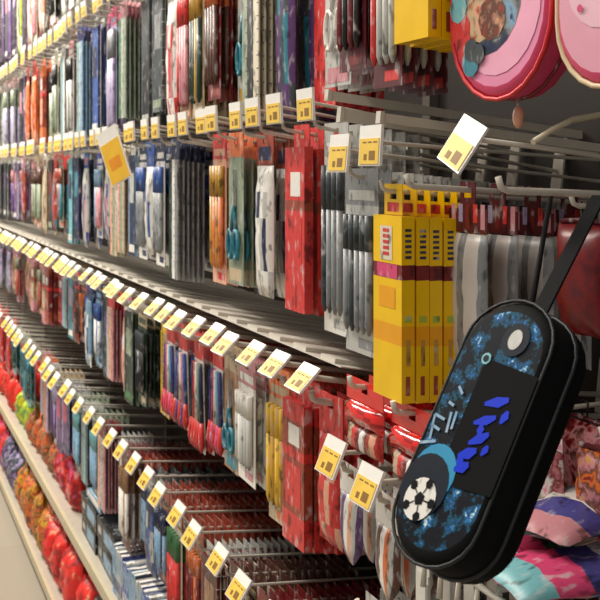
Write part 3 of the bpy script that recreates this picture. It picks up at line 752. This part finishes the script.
# cream box pack low beside them
# white ruler sleeves under the pencil case
ws = MB(); tabcard(ws, .03, .012, -.02, 'white'); w0 = obj('ruler_pack', None)
obj('header_card', ws, w0); obj('ruler', MB().box(-.001, .002, -.014, .014, -.15, -.0205, mat('ruler_white', .3, 0, 'D9D6CC')).quad(-.0013, -.014, -.008, -.145, -.03, 'grey'), w0)
k = 0
tr = at(392, 490, 1.2)
for j, (y, z, x0, n) in ((1, (.99, 1.115, .60, 6)),):
    if j: hook((.585, y, z+.004), .0, PX-.585-.01, 'bareL', 'rail carrying white rulers under the football pencil case', tagged=False, big=True)
    else: hook((tr.x-.02, y, z+.004), .0, PX-tr.x+.01, 'bareM', 'rail ending left of the football pencil case', tagged=False, big=True)
    for i in range(n):
        o = w0 if k == 0 else dup(w0, (0, 0, 0)); k += 1
        o.location = (x0+i*.034, y, z); 
        tag(o, 'white ruler hanging left of the football pencil case' if j == 0 else 'long white ruler hanging under the football pencil case', 'ruler', None if j == 0 else 'white rulers under the pencil case')

# ------------------------------------------------------------------ lower right: soft pouches
def pouch(w, h, t, cols, nm='pouch'):
    r = bpy.data.objects.new(nm, None); C.objects.link(r)
    obj('body', MB().pillow(w, -h, -.004, t, lambda i, j: patch(cols, 52), nx=8, nz=8, amp=.004), r)
    obj('zipper', MB().tube([(0, -w*.46, -.002), (0, 0, .001), (0, w*.46, -.002)], .003, 'maroon', 6), r)
    obj('hang_loop', MB().tube([(0, -.004, 0), (0, -.005, .022), (0, .005, .022), (0, .004, 0)], .0014, 'black', 5), r)
    return r
PP = [((.74, .87, 1.515), .085, .13, ('maroon', 'dred', 'maroon'), 'dark red hanging pouch at the right edge beside the black strap'),
      ((.80, .83, 1.372), .11, .07, ('black', 'black', 'slate', 'maroon'), 'black pouch at the right edge under the dark red pouch'),
      ((.72, .94, 1.268), .115, .09, ('maroon', 'rose', 'dred', 'white', 'pink'), 'rose and white soft pouch, front of those right of the pencil case'),
      ((.80, .94, 1.268), .115, .10, ('black', 'dred', 'rose', 'brown', 'maroon'), 'dark red and brown pouch just behind the rose pouch'),
      ((.73, .81, 1.268), .115, .09, ('dred', 'orange', 'brown', 'rose', 'ochre'), 'orange and brown pouch near the right edge above the striped pouches'),
      ((.81, .81, 1.268), .115, .10, ('black', 'maroon', 'peach', 'rust', 'green'), 'maroon and peach pouch behind the orange one at the right edge'),
      ((.88, .94, 1.268), .115, .12, ('maroon', 'rose', 'black', 'slate'), 'rearmost dark rose pouch right of the pencil case')]
for (x, y, z), w, h, cols, lb in PP:
    o = pouch(w, h, .04, cols); o.location = (x, y, z); o.rotation_euler = (R.uniform(-.06, .06), 0, R.uniform(-.05, .05))
    tag(o, lb, 'pouch')
for x, y, z, lb in ((.70, .94, 1.2845, 'plain hook holding the rose pouches right of the pencil case'), (.71, .81, 1.2845, 'plain hook holding the orange and maroon pouches at the right edge'),
                    (.72, .87, 1.5315, 'plain hook holding the dark red pouch at the right edge'), (.78, .83, 1.3885, 'plain hook holding the black pouch at the right edge')):
    hook((x, y, z), 0, PX-x-.01, 'b%d' % round(x*100), lb, tagged=False)
# striped pouches lying on a small wire shelf
shp = at(545, 580, 1.02)
sh = bpy.data.objects.new('wire_shelf', None); C.objects.link(sh); sh.location = (PX, shp.y, shp.z)
tag(sh, 'small white wire shelf under the striped pouches at the lower right', 'shelf')
wm = mat('wire_white', .4, 0, 'D6D0C4')
sx = shp.x-.06-PX
for q in range(9):
    obj('shelf_wire', MB().tube([(-.002, -.14+q*.035, 0), (sx, -.14+q*.035, 0), (sx-.004, -.14+q*.035, -.05)], .004, wm), sh)
for q, x in enumerate((-.01, sx*.5, sx)): obj('shelf_rail', MB().tube([(x, -.15, -.0085), (x, .15, -.0085)], .004, wm), sh)
SP = [((505, 560, 1.07), ('hot', 'white', 'green', 'hot', 'white'), 'magenta, white and green striped pouch lying directly under the pencil case', .2),
      ((560, 566, .98), ('hot', 'white', 'indigo', 'hot', 'aqua'), 'magenta and indigo striped pouch lying in the lower right corner', -.1),
      ((560, 548, 1.06), ('slate', 'sky', 'white', 'indigo', 'rose'), 'sky blue and indigo pouch lying on the striped pouches', .3)]
for i, ((u, v, d), cols, lb, rz) in enumerate(SP):
    p = at(u, v, d); o = obj('striped_pouch', MB().pillow(.10, -.10, .10, .03, lambda i, j, c=cols: c[(j//2) % len(c)], nx=8, nz=10, amp=.003))
    o.rotation_euler = (0, PI/2, rz); o.location = (p.x+.03, p.y, shp.z+.022+(.033 if i == 2 else 0)); tag(o, lb, 'pouch')

# ------------------------------------------------------------------ goods on the two low shelves
def soft_ball_pack(cols, s=1):
    r = bpy.data.objects.new('toy_bag', None); C.objects.link(r)
    m = patch(list(cols)+[cols[0], 'peach' if 'red' in cols else cols[1]], 22)
    b = MB(); b.pillow(.125*s, 0, .17*s, .09*s, lambda i, j: m, nx=8, nz=10, amp=.006); obj('bag', b, r)
    k = MB(); k.pillow(.07*s, .168*s, .20*s, .012*s, lambda i, j: M(cols[0]), nx=4, nz=3, amp=.002); obj('gathered_top', k, r)
    return r
base = [(2.95, ('slate', 'black', 'grey')), (3.65, ('red', 'dred', 'red')), (4.25, ('orange', 'brown', 'ochre', 'rust')), (4.5, ('ochre', 'dgreen', 'orange')), (4.95, ('purple', 'lilac', 'dgreen')), (9, ('hot', 'red', 'rust'))]
deck2 = [(3.3, None), (3.72, ('rose', 'hot', 'dred', 'red')), (4.25, ('orange', 'brown', 'tan', 'rust')), (4.65, ('lime', 'yellow', 'green', 'lime')), (9, ('red', 'rust', 'red'))]
def low(nm, z, table, y0, y1, x0, s, sp, rown):
    protos = {}; y = y0; i = 0
    while y < y1:
        cols = next(c for lim, c in table if y < lim)
        if cols:
            i += 1
            for q in range(2):
                x = x0+q*.17*s
                if cols not in protos: o = protos[cols] = soft_ball_pack(cols, s)
                else: o = dup(protos[cols], (0, 0, 0))
                o.location = (x+R.uniform(-.008, .008), y+q*.03, z); o.rotation_euler = (0, 0, R.uniform(-.3, .3)); o.scale = (1, 1, R.uniform(.85, 1.15))
                tag(o, f'{cn(cols[0])} and {cn(cols[1])} gathered soft bag, {("front", "back")[q]} line of the {rown}, {nth(i)} along', 'bag', nm)
        y += sp
low('soft bags on the base shelf', .088, base, 2.3, 6.5, .640, 1.15, .150, 'base shelf')
low('soft bags on the second shelf', .414, deck2, 3.35, 6.5, .655, .85, .125, 'second shelf')
# black boxes stacked on the second shelf
for i in range(4):
    y = 2.79+(i % 2)*.235; z = .4145+(i//2)*.066
    o = obj('box', MB().box(-.10, .10, -.11, .11, 0, .062, 'black').box(-.085, .085, -.095, .095, .0622, .064, 'slate').quad(-.1006, -.09, .02, .012, .05, 'sky').quad(-.1006, .05, .09, .02, .04, 'lgrey'))
    o.location = (.725, y, z); o.rotation_euler = (0, 0, R.uniform(-.03, .03))
    tag(o, f'black box with pale blue label on the second shelf, {("lower", "upper")[i//2]} {("nearer", "farther")[i % 2]} of four', 'box', 'black boxes stacked on the second shelf')
o = obj('box', MB().box(-.09, .09, -.1, .1, 0, .03, 'sky').quad(-.0904, -.08, .08, .006, .024, 'white')); o.location = (.72, 2.98, .5475)
tag(o, 'flat sky blue box lying on top of the black boxes', 'box')
# blue and white booklets standing in a row on the second shelf
bk = None
for i in range(62):
    y = 1.25+i*.0228
    if i % 3 == 0:
        cs = ('blue', 'white'), ('lgrey', 'indigo'), ('sky', 'navy'); a_, b_ = cs[(i//3) % 3]
        m = MB().box(-.075, .075, -.0095, .0095, 0, .13, 'white').box(-.076, -.0752, -.0098, .0098, 0, .131, a_).box(-.0755, .0755, -.0104, -.0096, 0, .132, b_).box(-.0755, .0755, .0096, .0104, 0, .132, a_)
        m.quad(-.0763, -.006, .006, .02, .05, b_).quad(-.0763, -.006, .006, .07, .12, 'sky'); me = m.mesh('booklet'); me_c = (a_, b_)
    o = obj('booklet', me, None, (.69, y, .4145), (0, 0, 0)); o.scale = (1, 1, R.uniform(.93, 1.05))
    tag(o, f'{cn(me_c[0])} spined booklet standing on the second shelf, {nth(i+1)} from the near end', 'booklet', 'blue and white booklets in a row')

# ------------------------------------------------------------------ light and camera
w = bpy.data.worlds.new('store'); bpy.context.scene.world = w; w.use_nodes = True
w.node_tree.nodes['Background'].inputs[0].default_value = (1.0, .93, .84, 1); w.node_tree.nodes['Background'].inputs[1].default_value = WORLD
for i, (y, x, p) in enumerate(LAMPS):
    l = bpy.data.lights.new('ceiling_lamp', 'AREA'); l.shape = 'RECTANGLE'; l.size = .35; l.size_y = 1.6; l.energy = p; l.color = (1, .93, .83)
    o = bpy.data.objects.new('ceiling_lamp', l); C.objects.link(o); o.location = (x, y, 3.5)
    o.rotation_euler = (0, math.radians(-25), 0)
cam = bpy.data.cameras.new('camera'); co = bpy.data.objects.new('camera', cam); C.objects.link(co)
cam.dof.use_dof = True; cam.dof.focus_distance = 1.15; cam.dof.aperture_fstop = 18; co.location = (0, 0, H); co.rotation_euler = (PI/2, 0, math.radians(-24)); cam.sensor_width = 36; cam.lens = 36*F/600; cam.shift_y = -128/600; cam.clip_start = .02
bpy.context.scene.camera = co
vs = bpy.context.scene.view_settings; vs.view_transform = 'Standard'; vs.look = 'None'; vs.gamma = 1; vs.exposure = 0; vs.use_curve_mapping = False
